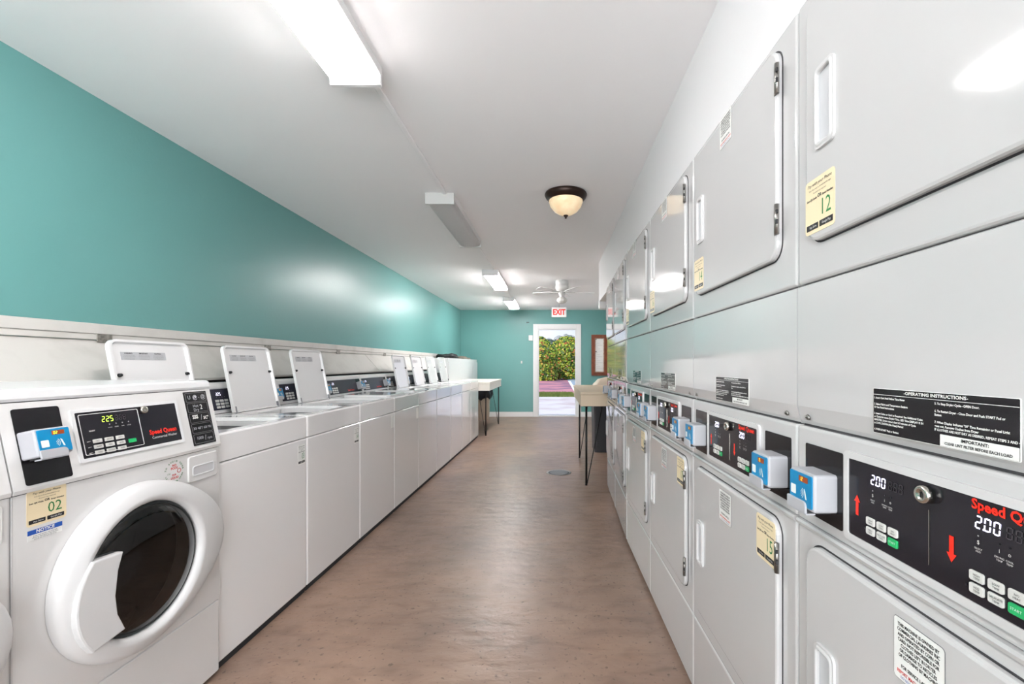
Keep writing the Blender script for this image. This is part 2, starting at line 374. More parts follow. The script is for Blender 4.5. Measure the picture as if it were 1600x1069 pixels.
# ---------------------------------------------------------------- ceiling lights
def fixture(yc, name, tube, lens, label):
    r = empty('fluorescent_light', (-.825, yc, CZ), label=label, cat='light', group='fluorescent lights along the ceiling')
    h = .61
    MB().box(-.10, .10, -h, h, -.02, 0, 'trim', .003).build('housing', r)
    for sx_ in (-1, 1): MB().box(sx_ * .103 - .002, sx_ * .103 + .002, -h, h, -.048 if tube == 'tube_off' else -.035, 0, 'trim').build('side_rail', r)
    for sy in (-1, 1): MB().box(-.106, .106, sy * h - .012, sy * h + .012, -.082, 0, 'fan_grey' if lens == 'lens_old' else 'trim', .003).build('end_cap', r)
    for x in (-.045, .045): MB().tube([(x, -h + .03, -.045), (x, h - .03, -.045)], .0127, tube, 12).build('tube', r)
    p = [(-.100, -.033), (-.100, -.05), (-.092, -.07), (-.06, -.079), (0, -.082), (.06, -.079), (.092, -.07), (.100, -.05), (.100, -.033)]
    V = [(x, -h + .014, z) for x, z in p] + [(x, h - .014, z) for x, z in p]; n = len(p)
    MB().add(V, [[i, i + 1, n + i + 1, n + i] for i in range(n - 1)], lens, True).build('diffuser', r)
FY = (-1.3, 1.28, 3.9, 6.55, 9.0)
fixture(FY[1], '', 'tube_on', 'lens', 'brightly lit fluorescent ceiling light nearest the camera, cut by the top edge')
fixture(FY[2], '', 'tube_off', 'lens_old', 'unlit fluorescent ceiling light with dull grey lens and greenish end cap')
fixture(FY[3], '', 'tube_far', 'lens', 'lit fluorescent ceiling light left of the ceiling fan, third along the row')
fixture(FY[4], '', 'tube_far', 'lens', 'small looking fluorescent ceiling light furthest away by the back wall')
fixture(FY[0], '', 'tube_on', 'lens', 'fluorescent ceiling light behind the camera')
for i in range(4):
    a, b = FY[i] + .625, FY[i + 1] - .625
    lab = ('ceiling conduit running out of view behind the camera', 'long white ceiling conduit leaving the nearest bright fluorescent light', 'white ceiling conduit between the grey unlit light and the third light', 'short white ceiling conduit reaching the furthest fluorescent light')[i]
    tag(MB().box(-.80, -.772, a, b, CZ - .014, CZ, 'ceiling_white', .004).build('ceiling_conduit'), lab, 'conduit', 'ceiling conduit pieces')
# dome light
r = empty('dome_light', (.094, 3.3, CZ), label='bronze rimmed ceiling dome light with amber glass bowl', cat='light')
MB().lathe([(0, 0), (.150, 0), (.155, -.012), (.147, -.030), (.128, -.052), (.118, -.054), (.118, -.03), (0, -.03)], (0, 0, 0), 'bronze', n=48).build('rim', r)
MB().lathe([(.122, -.045), (.124, -.06), (.112, -.095), (.085, -.128), (.05, -.15), (.012, -.16), (0, -.161)], (0, 0, 0), 'bowl', n=48).build('glass_bowl', r)
MB().lathe([(0, -.155), (.018, -.157), (.016, -.166), (.007, -.172), (.009, -.178), (0, -.186)], (0, 0, 0), 'bronze', n=16).build('finial', r)
# ceiling fan
r = empty('ceiling_fan', (.135, 6.74, CZ), label='white ceiling fan with a frosted globe light hanging before the exit sign', cat='fan')
MB().lathe([(0, 0), (.095, 0), (.098, -.06), (.09, -.064), (.09, -.075), (.098, -.08), (.098, -.115), (.08, -.15), (.055, -.165), (0, -.165)], (0, 0, 0), 'fan_grey', n=32).build('motor_housing', r)
MB().lathe([(0, -.165), (.045, -.165), (.05, -.2), (.035, -.235), (.045, -.25), (0, -.25)], (0, 0, 0), 'fan_grey', n=20).build('light_kit', r)
MB().lathe([(.04, -.25), (.065, -.262), (.078, -.285), (.075, -.31), (.05, -.335), (.02, -.345), (0, -.346)], (0, 0, 0), 'frosted', n=10, smooth=False).build('globe', r)
for i in range(5):
    b = MB(); b.M = Matrix.Rotation(math.radians(8 + i * 72), 4, 'Z') @ Matrix.Translation((0, 0, -.172)) @ Matrix.Rotation(math.radians(11), 4, 'X')
    pts = [(.16, -.045), (.44, -.062), (.475, -.05), (.49, 0), (.475, .05), (.44, .062), (.16, .045)]
    n = len(pts); b.add([(x, y, 0) for x, y in pts] + [(x, y, .006) for x, y in pts], [list(range(n))[::-1], [n + k for k in range(n)]] + [[k, (k + 1) % n, n + (k + 1) % n, n + k] for k in range(n)], 'fan_white')
    bl = b.build('blade', r)
    b2 = MB(); b2.M = b.M; b2.box(.05, .2, -.014, .014, -.008, -.001, 'fan_grey', .002); b2.build('blade_arm', bl)
MB().tube([(-.04, 0, -.24), (-.042, 0, -.40)], .002, 'steel', 6).build('pull_chain', r)

# floor drain
r = empty('floor_drain', (.065, 5.05, 0), label='round metal drain set in the brown floor', cat='drain')
q = MB(); q.lathe([(.115, .001), (.135, .004), (.14, .001)], (0, 0, 0), 'steel', n=40); q.build('rim', r)
q = MB(); q.lathe([(0, .001), (.112, .001)], (0, 0, 0), 'gap', n=40)
for k in range(-4, 5):
    l = math.sqrt(.105 ** 2 - (k * .023) ** 2); q.box(-l, l, k * .023 - .006, k * .023 + .006, .0015, .004, 'steel')
q.build('grate', r)

# ---------------------------------------------------------------- card reader, built facing -y with its back at y = 0 and its foot at z = 0
def reader(parent, x, z, M=None, num='02', amber='led_amber'):
    def nb():
        b = MB(); b.M = (M or Matrix.Identity(4)) @ Matrix.Translation((x, 0, z)); return b
    b = nb(); b.plate(rrect(0, .082, 0, .071, .006), -.044, 0, 'grey', .006)
    b.box(.012, .07, -.030, -.004, -.004, .0, 'gap')
    body = b.build('card_reader', parent)
    b = nb(); b.plate(rrect(.004, .078, .006, .067, .003), -.0455, -.043, 'blue')
    b.flat(rrect(.036, .066, .051, .062, .001), -.0458, 'led_window'); b.seg7(num, .040, .0565, .0075, -.0461, amber)
    b.flat(rrect(.008, .026, .022, .040, .002), -.0458, 'paper')
    for a in (0, 1, 2):
        rr = .004 + a * .0035
        for k in range(8):
            t0 = -.9 + 1.8 * k / 8; t1 = -.9 + 1.8 * (k + 1) / 8; cx, cz = .040, .030
            b.flat([(cx + rr * math.cos(t0), cz + rr * math.sin(t0)), (cx + (rr + .0012) * math.cos(t0), cz + (rr + .0012) * math.sin(t0)), (cx + (rr + .0012) * math.cos(t1), cz + (rr + .0012) * math.sin(t1)), (cx + rr * math.cos(t1), cz + rr * math.sin(t1))][::-1], -.0458, 'paper')
    b.flat([(.058, .020), (.0625, .020), (.0575, .036), (.054, .040), (.053, .038)], -.0458, 'paper')
    b.build('face_plate', body, 'blue face plate with contactless payment symbol')
    b = nb(); b.plate(rrect(.0, .064, -.006, .016, (.003, .003, .010, .003)), -.050, -.046, 'grey', .001)
    b.box(.0, .064, -.048, -.030, -.008, -.005, 'grey'); b.build('bracket', body)
    return body

# ---------------------------------------------------------------- number sticker (x,z lower-left), facing -y
def sticker(parent, x, z, w, h, num, y, M=None, paper='cream', name='number_sticker'):
    b = MB()
    if M: b.M = M
    b.plate(rrect(x, x + w, z, z + h, .008), y - .0006, y, paper); yy = y - .0009
    b.text('Pay with your Phone', x + w / 2, z + h * .90, h * .085, yy, 'ink', min(1, w / h * 1.15), it=.2)
    b.text('Scan the code to download the app', x + w / 2, z + h * .81, h * .045, yy, 'ink', min(1, w / h * 1.25))
    b.text('Account not required', x + w / 2, z + h * .74, h * .04, yy, 'ink', w / h * 1.2)
    b.text('Scan QR Code', x + w * .23, z + h * .635, h * .055, yy, 'ink', w / h * 1.05, bold=True); b.text('OR', x + w * .5, z + h * .65, h * .09, yy, 'ink', w / h, bold=True)
    b.text('Enter Number', x + w * .77, z + h * .635, h * .055, yy, 'ink', w / h * 1.05, bold=True)
    b.text(num, x + w * .70, z + h * .40, h * .42, yy, 'green_ink', w / h * .9)
    b.flat(rrect(x + w * .05, x + w * .46, z + h * .07, z + h * .18, .001), yy, 'ink'); b.flat(rrect(x + w * .50, x + w * .94, z + h * .07, z + h * .18, .001), yy, 'ink')
    b.text('App Store', x + w * .28, z + h * .125, h * .06, yy - .0003, 'paper', w / h); b.text('Google Play', x + w * .73, z + h * .125, h * .06, yy - .0003, 'paper', w / h)
    return b.build(name, parent, 'sticker with green number ' + num)

# ---------------------------------------------------------------- stacked dryer
DW = .689
def door_set(root, z0, z1, hz, hg, name):
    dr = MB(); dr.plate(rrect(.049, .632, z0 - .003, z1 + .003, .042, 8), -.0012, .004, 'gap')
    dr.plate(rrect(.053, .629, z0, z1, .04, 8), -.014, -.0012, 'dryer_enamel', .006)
    d = dr.build(name, root)
    # pull with raised rim; flat floor painted darker for the recess shade
    h = MB(); x0, x1 = .091, .150
    A = rrect(x0, x1, hz[0], hz[1], .012, 4); B = rrect(x0 + .010, x1 - .010, hz[0] + .012, hz[1] - .012, .008, 4)
    h.ring(A, rrect(x0 + .004, x1 - .004, hz[0] + .004, hz[1] - .004, .010, 4), -.019, -.014, 'dryer_edge')
    O = rrect(x0 + .004, x1 - .004, hz[0] + .004, hz[1] - .004, .010, 4)
    h.loops([[(p[0], -.019, p[1]) for p in O], [(p[0], -.0222, p[1]) for p in rrect(x0 + .007, x1 - .007, hz[0] + .008, hz[1] - .008, .009, 4)], [(p[0], -.019, p[1]) for p in B], [(p[0], -.0145, p[1]) for p in B]], 'dryer_edge')
    h.flat(B, -.0145, 'plastic_shade'); h.build('handle', d)
    for zc in hg:
        k = MB(); k.tube([(.634, -.016, zc - .034), (.634, -.016, zc + .034)], .0055, 'steel', 10)
        k.box(.622, .640, -.0165, -.0135, zc - .034, zc + .034, 'steel'); k.box(.637, .642, -.021, -.0165, zc - .012, zc - .002, 'gap'); k.box(.637, .642, -.021, -.0165, zc + .012, zc + .02, 'gap'); k.build('hinge', d)
    return d
def display(root):
    p = MB(); x0, x1, z0, z1 = .171, .514, .918, 1.050
    p.ring(rrect(x0 - .012, x1 + .012, z0 - .012, z1 + .012, .010), rrect(x0, x1, z0, z1, .004), -.006, 0, 'dryer_edge')
    p.build('display_bezel', root)
    p = MB(); p.plate(rrect(x0, x1, z0, z1, .004), -.004, .0, 'panel'); yy = -.0046
    p.seg7('2.00', .226, 1.026, .0165, yy, 'led_white'); p.seg7('888', .264, 1.026, .0150, yy, 'led_off')
    p.seg7('2.00', .407, 1.020, .0165, yy, 'led_white'); p.seg7('888', .445, 1.020, .0150, yy, 'led_off')
    p.text('Speed Queen', .450, 1.041, .0175, yy, 'red', 1.0, bold=True)
    for xx, zz in ((.226, 0), (.407, -.005)):
        for k, (dx, t) in enumerate(((0, 'SELECT'), (.026, 'DRYING'), (.038, 'COOL'))):
            p.lathe([(0, 0), (.0012, 0)], (xx + dx + .004, yy, 1.008 + zz), 'paper' if k == 0 else 'ink_grey', 'y', 8)
            p.text(('$', 'i', 'o')[k], xx + dx + .004, 1.000 + zz, .007, yy, 'key'); p.text(t, xx + dx + .004, .992 + zz, .0032, yy, 'key'); p.text('TEMP' if k else 'ADD', xx + dx + .004, .9885 + zz, .0032, yy, 'key')
    ar = [(-.0035, -.017), (.0035, -.017), (.0035, .006), (.0075, .006), (0, .018), (-.0075, .006), (-.0035, .006)]
    p.flat([(.193 + a, .973 + b) for a, b in ar], yy, 'red'); p.flat([(.374 + a, .972 - b) for a, b in ar][::-1], yy, 'red')
    p.box(.3385, .3395, yy - .0005, -.004, .935, 1.012, 'chrome')
    pan = p.build('display_panel', root, 'black panel with lit digits, red arrows and keys')
    for bx, bz in ((.216, .962), (.400, .958)):
        for i in range(3):
            for j in range(2):
                cx, cz = bx + i * .024, bz - j * .016 - (0.0)
                grn = (i == 2 and j == 1)
                k = MB(); k.plate(rrect(cx, cx + .019, cz - .0125, cz, .0025), -.0062, -.004, 'green' if grn else 'key', .0006)
                if not grn:
                    k.text(('HIGH', 'LOW', 'NO')[i] if j == 0 else ('MED', 'DELICATE')[i], cx + .0105, cz - .0045, .0038, -.0065, 'ink'); k.text('TEMP' if i < 2 else 'HEAT', cx + .0105, cz - .0085, .0036, -.0065, 'ink')
                else: k.text('START', cx + .0095, cz - .006, .0045, -.0065, 'paper')
                k.build('key', pan)
                if i == 0 and j == 1: MB().lathe([(0, 0), (.0012, 0)], (cx - .005, yy, cz - .006), 'paper', 'y', 8).build('indicator', pan)
    k = MB(); k.lathe([(.0125, -.004), (.0125, -.014), (.0105, -.0165), (.0065, -.0165), (.0060, -.0150), (0, -.0150)], (.3375, 0, 1.033), 'chrome', 'y', 24)
    k.box(.3367, .3383, -.0156, -.0149, 1.029, 1.037, 'black_matte'); k.build('lock', pan, 'round chrome key lock')
def make_dryer():
    root = empty('stacked_dryer', label='x', cat='dryer', group='stacked dryers along the right wall')
    D0 = .70
    MB().box(.006, DW - .008, .012, D0, .03, 1.968, 'gap').build('inner_frame', root)
    def sec(z0, z1, name):
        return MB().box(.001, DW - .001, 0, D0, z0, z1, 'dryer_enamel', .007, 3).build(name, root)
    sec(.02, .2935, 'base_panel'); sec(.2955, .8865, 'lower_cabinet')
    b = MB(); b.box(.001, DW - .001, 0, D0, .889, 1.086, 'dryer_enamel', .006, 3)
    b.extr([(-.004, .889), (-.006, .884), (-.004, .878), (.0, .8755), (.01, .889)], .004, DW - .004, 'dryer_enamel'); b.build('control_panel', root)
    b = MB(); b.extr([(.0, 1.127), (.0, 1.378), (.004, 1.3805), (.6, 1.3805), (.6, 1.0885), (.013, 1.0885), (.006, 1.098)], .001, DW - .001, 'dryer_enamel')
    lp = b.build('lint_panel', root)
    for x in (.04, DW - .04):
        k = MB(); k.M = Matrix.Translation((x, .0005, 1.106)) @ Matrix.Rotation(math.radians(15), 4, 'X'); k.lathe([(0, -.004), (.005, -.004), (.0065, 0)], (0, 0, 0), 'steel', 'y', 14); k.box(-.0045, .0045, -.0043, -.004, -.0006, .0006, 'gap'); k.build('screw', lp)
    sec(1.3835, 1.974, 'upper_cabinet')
    door_set(root, 1.457, 1.946, (1.628, 1.786), (1.865, 1.545), 'upper_door')
    door_set(root, .357, .857, (.530, .680), (.775, .445), 'lower_door')
    # instruction plate
    p = MB(); x0, x1, z0, z1 = .2265, .458, 1.1035, 1.1765
    p.plate(rrect(x0, x1, z0, z1, .002), -.001, 0, 'paper'); p.flat(rrect(x0 + .0008, x1 - .0008, z0 + .0008, z1 - .0008, .0015), -.0012, 'black'); yy = -.0015
    p.text('-OPERATING INSTRUCTIONS-', (x0 + x1) / 2, z1 - .0052, .0062, yy, 'paper', 1.25, bold=True)
    p.flat(rrect(x0 + .001, x1 - .001, z1 - .0105, z1 - .0098, 0), yy, 'paper')
    L = ['1. Insert Card And Follow Time Meter', '', '2. Select Fabric and Temperature Settings', '    Or See Panel Instructions', '', '3. Insert Coins or Card as Required. See Additional Coins',
         '    or Cards for more Drying Time. LED Time DISPLAY IS IN', '    MINUTES. Drying time is last 2-3 minutes of Cycle', '    is COOL DOWN (No Heat) Period', '', '4. PUSH START Pad or Button']
    for i, t in enumerate(L):
        if t: p.text(t, x0 + .003, z1 - .0155 - i * .0051, .0043, yy, 'paper', .94, align='l', bold=True)
    R = ['5. To Stop Drying Cycle - OPEN Door.', '', '6. To Restart Dryer - Close Door and Push START Pad or', '    Button', '', '7. When Display Indicates "00" Time Remaining or Panel Light', '    goes out, Remove Clothes from Dryer', 'IF CLOTHES ARE NOT DRY AS DESIRED, REPEAT STEPS 3 AND 4']
    for i, t in enumerate(R):
        if t: p.text(t, x0 + .118, z1 - .0155 - i * .0051, .0043, yy, 'paper', .94, align='l', bold=True)
    p.flat(rrect(x1 - .105, x1 - .001, z0 + .001, z0 + .0165, .001), -.0014, 'paper')
    p.text('IMPORTANT:', x1 - .055, z0 + .0122, .0058, -.0017, 'ink', 1.1, bold=True); p.text('CLEAR LINT FILTER BEFORE EACH LOAD', x1 - .053, z0 + .0052, .0050, -.0017, 'ink', .98, bold=True)
    p.build('instruction_plate', root, 'black instruction plate with white text')
    display(root)
    for x0 in (.033, .5500):
        MB().plate(rrect(x0, x0 + .117, .911, 1.053, .004), -.0015, 0, 'black').build('reader_plate', root)
    reader(root, .063, .938, Matrix.Translation((-.01, -.0015, 0)), '12'); reader(root, .580, .938, Matrix.Translation((-.008, -.0015, 0)), '15')
    # warning labels on the doors
    for z0, x0 in ((.748, .288), (1.86, .292)):
        p = MB(); a, b_ = x0, x0 + .088; y = -.0142
        p.plate(rrect(a, b_, z0, z0 + .092, .006), y - .0004, y, 'ink_grey'); p.flat(rrect(a + .0008, b_ - .0008, z0 + .0008, z0 + .0912, .005), y - .0006, 'paper')
        TL = ['THIS MACHINE IS OWNED BY', 'COMMERCIAL LAUNDRIES INC', 'AND OPERATED BY COIN OR', 'CARD. NOT REPONSIBLE FOR', 'CLOTHES LEFT IN DRYER', 'OR DAMAGE TO ARTICLES', 'OF CLOTHING BY MACHINE', '', 'FOR SERVICE 1-800 CALL']
        for i, t in enumerate(TL):
            if t: p.text(t, (a + b_) / 2, z0 + .082 - i * .0075, .0068, y - .0009, 'ink', .78, bold=True)
        p.text('REPORT MACHINE NO. ABOVE', (a + b_) / 2, z0 + .0125, .0068, y - .0009, 'ink_red', .78, bold=True); p.text('DO NOT REMOVE THIS LABEL', (a + b_) / 2, z0 + .0055, .005, y - .0009, 'blue_ink', .9)
        p.build('warning_label', root)
    return root
proto = make_dryer()
dl = [('nearest stacked dryer at the right edge, upper door with green 12 sticker', '12', None),
      ('second stacked dryer, with 14 sticker above and 15 sticker on its lower door', '14', '15'),
      ('third stacked dryer from the camera, with the 17 sticker on its lower door', '16', '17'),
      ('fourth stacked dryer, between the dryer with the 17 sticker and the mirror-bright pair', '18', '19'),
      ('fifth stacked dryer, strongly reflecting daylight, second from the tan table', None, None),
      ('furthest stacked dryer, standing next to the tan folding table', None, None)]
for i, (lab, up, lo) in enumerate(dl):
    o = proto if i == 0 else copy_tree(proto)
    Y = .969 + .6905 * i
    if i < 4: o.location = (.5376 - .01277 * Y, Y, 0); o.rotation_euler.z = -PI / 2 + .01277
    else: o.location = ((.5174, .535)[i - 4], (3.757, 4.448)[i - 4], 0); o.rotation_euler.z = -PI / 2 - .0262
    o['label'] = lab; dl[i] = (o, up, lo)
for o, up, lo in dl:
    if up: sticker(o, .056, 1.472, .093, .106, up, -.0142)
    if lo: sticker(o, .532, .742, .093, .106, lo, -.0142)

# ---------------------------------------------------------------- front loading washer
FW = .683
def make_front():
    root = empty('front_load_washer', label='x', cat='washer', group='front loading washers at the near left')
    D0 = .625
    MB().box(.008, FW - .008, .45, D0 - .01, 0, 1.11, 'gap').build('inner_frame', root)
    # body front with a porthole: frame from a square to a circle
    cx, cz, R = .334, .580, .218
    n = 48; circ = lambda r, y, ox=0, oz=0: [(cx + ox + r * math.cos(2 * PI * k / n), y, cz + oz + r * math.sin(2 * PI * k / n)) for k in range(n)]
    b = MB()
    sq = []
    x0, x1, z0, z1 = .001, FW - .001, .2965, .8925
    for k in range(n):
        t = 2 * PI * k / n; c, s_ = math.cos(t), math.sin(t)
        q = min(((x1 - cx) / c if c > 1e-6 else (x0 - cx) / c if c < -1e-6 else 9), ((z1 - cz) / s_ if s_ > 1e-6 else (z0 - cz) / s_ if s_ < -1e-6 else 9))
        sq.append((cx + c * q, 0, cz + s_ * q))
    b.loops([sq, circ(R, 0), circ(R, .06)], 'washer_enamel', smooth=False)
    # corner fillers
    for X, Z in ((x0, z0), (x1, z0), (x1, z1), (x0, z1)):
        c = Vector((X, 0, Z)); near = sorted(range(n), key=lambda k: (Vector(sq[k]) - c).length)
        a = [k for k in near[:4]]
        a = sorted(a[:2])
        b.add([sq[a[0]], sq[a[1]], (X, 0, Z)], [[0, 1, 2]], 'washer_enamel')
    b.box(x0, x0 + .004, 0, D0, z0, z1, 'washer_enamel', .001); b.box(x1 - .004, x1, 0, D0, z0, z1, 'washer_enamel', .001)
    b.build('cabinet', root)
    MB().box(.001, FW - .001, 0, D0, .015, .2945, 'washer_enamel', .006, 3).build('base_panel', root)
    # sloped console with top cap
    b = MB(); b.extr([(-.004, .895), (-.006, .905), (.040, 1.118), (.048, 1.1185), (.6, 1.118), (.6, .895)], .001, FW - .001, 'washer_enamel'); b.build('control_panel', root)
    b = MB(); b.extr([(.040, 1.1205), (.038, 1.128), (.042, 1.146), (.052, 1.152), (.10, 1.1535), (D0, 1.1535), (D0, 1.1205)], .001, FW - .001, 'enamel_edge')
    b.build('top', root)
    ang = math.atan2(.046, .213)
    M = Matrix.Translation((0, -.006, .905)) @ Matrix.Rotation(-ang, 4, 'X')      # local z runs up the slope
    zz = lambda z: (z - .905) / math.cos(ang)
    p = MB(); p.M = M; p.plate(rrect(.028, .137, zz(.912), zz(1.102), .006), -.0015, 0, 'black').build('reader_plate', root)
    reader(root, .030, zz(.974), M @ Matrix.Translation((0, -.0015, 0)), '02', 'led_green')
    p = MB(); p.M = M; x0, x1 = .170, .505; a0, a1 = zz(.949), zz(1.077)
    p.ring(rrect(x0 - .01, x1 + .01, a0 - .01, a1 + .01, .006), rrect(x0, x1, a0, a1, .003), -.004, 0, 'enamel_edge'); p.build('display_bezel', root)
    p = MB(); p.M = M; yy = -.0036; p.plate(rrect(x0, x1, a0, a1, .003), -.003, 0, 'panel')
    p.ring(rrect(x0 + .008, x0 + .190, a0 + .008, a1 - .006, .004), rrect(x0 + .0095, x0 + .1885, a0 + .0095, a1 - .0075, .003), yy, -.003, 'paper')
    p.seg7('225', x0 + .072, a1 - .026, .017, yy, 'led_green', .0095); p.seg7('888', x0 + .112, a1 - .026, .017, yy, 'led_off', .0095)
    for i in range(4): p.text('*', x0 + .092 + i * .02, a1 - .045, .010, yy, 'key'); p.text(('WASH', 'RINSE', 'SPIN', 'LOCK')[i], x0 + .092 + i * .02, a1 - .053, .0045, yy, 'key')
    p.text('READY', x0 + .038, a1 - .056, .0055, yy, 'key', bold=True)
    p.text('Speed Queen', x0 + .268, a0 + .042, .021, yy, 'red', .92, bold=True); p.text('Commercial Washer', x0 + .270, a0 + .024, .012, yy, 'key', .95)
    pan = p.build('display_panel', root, 'black panel with green digits and keys')
    for i in range(3):
        for j in range(3):
            k = MB(); k.M = M; X = x0 + .034 + i * .034; Z = a0 + .050 - j * .0165
            k.plate(rrect(X, X + .026, Z - .011, Z, .002), -.0052, -.003, 'key', .0006)
            k.text(('HOT', 'BRIGHT', 'HEAVY', 'WARM', 'PERM', 'EXTRA', 'COLD', 'DELICATE', 'RINSE')[j * 3 + i], X + .013, Z - .0055, .0055, -.0056, 'ink', .8); k.build('key', pan)
        MB().add([(M @ Vector((x0 + .018, yy, a0 + .0445 - i * .0165 + dz)))[:] for dz in (0, .002)] + [(M @ Vector((x0 + .030, yy, a0 + .0465 - i * .0165)))[:]], [[0, 2, 1]], 'key').build('indicator', pan)
    k = MB(); k.M = M; k.plate(rrect(x0 + .140, x0 + .164, a0 + .022, a0 + .034, .002), -.0056, -.003, 'green', .0006); k.build('key', pan, 'green start key')
    k = MB(); k.M = M; k.lathe([(.012, -.003), (.012, -.012), (.010, -.014), (.006, -.014), (0, -.0125)], (x0 + .207, 0, a1 - .012), 'chrome', 'y', 24); k.build('lock', pan, 'round chrome key lock')
    # pictogram plate
    p = MB(); p.M = M; x0, x1 = .552, .659; a0, a1 = zz(.916), zz(1.112); p.plate(rrect(x0, x1, a0, a1, .002), -.0015, 0, 'black')
    hh = (a1 - a0 - .006) / 5
    for i in range(5):
        z = a1 - .003 - (i + 1) * hh
        p.ring(rrect(x0 + .006, x1 - .006, z + .003, z + hh - .001, .004), rrect(x0 + .0072, x1 - .0072, z + .0042, z + hh - .0022, .003), -.002, -.0015, 'ink_grey')
        c = z + hh * .52; xc = (x0 + x1) / 2
        if i == 0:
            p.text('U', xc - .032, c, .020, -.0021, 'grey'); p.text('@', xc - .006, c, .020, -.0021, 'grey', bold=True); p.text('-', xc + .013, c, .02, -.0021, 'grey'); p.text('@', xc + .032, c, .022, -.0021, 'grey')
        if i == 1: p.text('Hot', xc - .010, c + .006, .016, -.0021, 'grey'); p.text('Dry', xc - .010, c - .009, .016, -.0021, 'grey'); p.text('2', xc + .015, c, .026, -.0021, 'paper')
        if i == 2: p.text('SSS', xc - .022, c + .004, .019, -.0021, 'paper', bold=True); p.text('/', xc + .006, c, .028, -.0021, 'grey'); p.text('SC°', xc + .028, c - .003, .016, -.0021, 'paper', bold=True)
        if i == 3: p.text('30/ 40°/ 60/ 90', xc, c, .014, -.0021, 'grey')
        if i == 4: p.text('1000', xc - .02, c + .002, .016, -.0021, 'grey'); p.text('/', xc + .006, c, .026, -.0021, 'grey'); p.text('rpm', xc + .026, c - .002, .014, -.0021, 'grey')
    p.build('instruction_plate', root, 'black plate of five outlined wash pictograms')
    # detergent drawer
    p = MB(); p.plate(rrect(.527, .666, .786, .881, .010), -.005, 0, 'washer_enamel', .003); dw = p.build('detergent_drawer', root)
    p = MB(); A = rrect(.543, .648, .806, .845, .010); B = rrect(.549, .642, .812, .839, .007)
    p.loops([[(q[0], -.005, q[1]) for q in A], [(q[0], -.0075, q[1]) for q in rrect(.545, .646, .808, .843, .009)], [(q[0], -.005, q[1]) for q in B]], 'enamel_edge'); p.flat(B, -.0052, 'plastic_shade'); p.build('drawer_pull', dw)
    # round door: outer shape is a circle stretched to the hinge side
    RO = .262; HX = FW - .012
    def outer(grow, y):
        l = []
        for k in range(n):
            t = 2 * PI * k / n; r = RO + grow; x = cx + r * math.cos(t); z = cz + r * math.sin(t)
            if math.cos(t) > 0:
                c = math.cos(t); x = cx + r * math.sin(math.acos(max(-1, min(1, math.sin(t))))) ; f_ = c ** .9
                x = cx + (HX - cx + grow * .8) * (1 - (1 - c) ** 1.0) if c > .0 else x
                x = cx + (r + (HX - cx - RO) * c ** 1.5) * math.cos(t) if True else x
            l.append((x, y, z))
        return l
    mid = circ(.200, -.050)
    b = MB(); b.loops([outer(0, -.001), outer(-.001, -.018), outer(-.006, -.030), outer(-.016, -.038), outer(-.030, -.043), circ(.222, -.048), circ(.209, -.048), circ(.200, -.036), circ(.197, -.010)], 'plastic_white')
    dr = b.build('round_door', root)
    b = MB(); b.loops([circ(.197, -.012), circ(.197, -.026), circ(.190, -.031), circ(.186, -.028), circ(.184, -.012)], 'rubber'); b.build('gasket', dr)
    # handle tongue at the left of the glass
    hp = []
    for k in range(9): t = PI - .62 + 1.24 * k / 8 + .0; hp.append((cx + .236 * math.cos(t), cz - .03 + .215 * math.sin(t)))
    hp += [(cx - .098, cz - .142), (cx - .122, cz - .085), (cx - .128, cz - .03), (cx - .120, cz + .04), (cx - .105, cz + .088)]
    b = MB(); b.plate(hp[::-1], -.056, -.020, 'plastic_white', .005); b.build('handle', dr)
    b = MB(); b.loops([circ(.192, -.024), circ(.182, -.034), circ(.140, -.038), circ(.08, -.040), circ(.001, -.041)], 'door_glass', False, True); b.build('glass', dr)
    b = MB(); b.loops([circ(.190, -.010), circ(.150, .04), circ(.130, .09), circ(.09, .115), circ(.001, .12)], 'door_glass'); b.build('inner_bowl', dr)
    b = MB(); b.loops([circ(.218, .0), circ(.225, .03), circ(.235, .06), circ(.235, .34), circ(.08, .37), circ(.001, .37)], 'drum')
    for k in range(3):
        t = math.radians(40 + k * 120); b.M = Matrix.Translation((cx, 0, cz)) @ Matrix.Rotation(t, 4, 'Y'); b.box(-.03, .03, .08, .33, .19, .235, 'drum', .012)
    b.build('drum', root)
    # stickers
    p = MB(); p.plate(rrect(.034, .114, .771, .795, .0), -.0004, 0, 'paper'); p.flat(rrect(.034, .114, .7855, .7975, 0), -.0007, 'blue_ink'); p.text('NOTICE', .074, .7915, .0115, -.001, 'paper', 1.0, bold=True)
    for i, t in enumerate(('Front load washer: use only high', 'efficiency detergent in this machine', 'and do not overload the drum')): p.text(t, .074, .7815 - i * .0042, .0042, -.001, 'ink', 1)
    p.build('notice_label', root, 'small white notice label with blue header')
    p = MB(); c0, c1 = .470, .843
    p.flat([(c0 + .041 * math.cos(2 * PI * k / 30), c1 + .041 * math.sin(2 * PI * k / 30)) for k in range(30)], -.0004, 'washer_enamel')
    def arc(t, r, s_, mt, a0, st, up=1):
        for i, ch in enumerate(t):
            if ch == ' ': continue
            a = a0 - up * st * i; V, F = text_geo(ch, True)
            rot = a - up * PI / 2
            p.add([(c0 + r * math.cos(a) + (v[0] * math.cos(rot) - v[1] * math.sin(rot)) * s_, -.0008, c1 + r * math.sin(a) + (v[0] * math.sin(rot) + v[1] * math.cos(rot)) * s_) for v in V], F, mt)
    arc('TO AVOID ODOR', .036, .0085, 'green_ink', math.radians(165), math.radians(13)); arc('LEAVE DOOR OPEN', .036, .008, 'green_ink', math.radians(200), math.radians(10), -1)
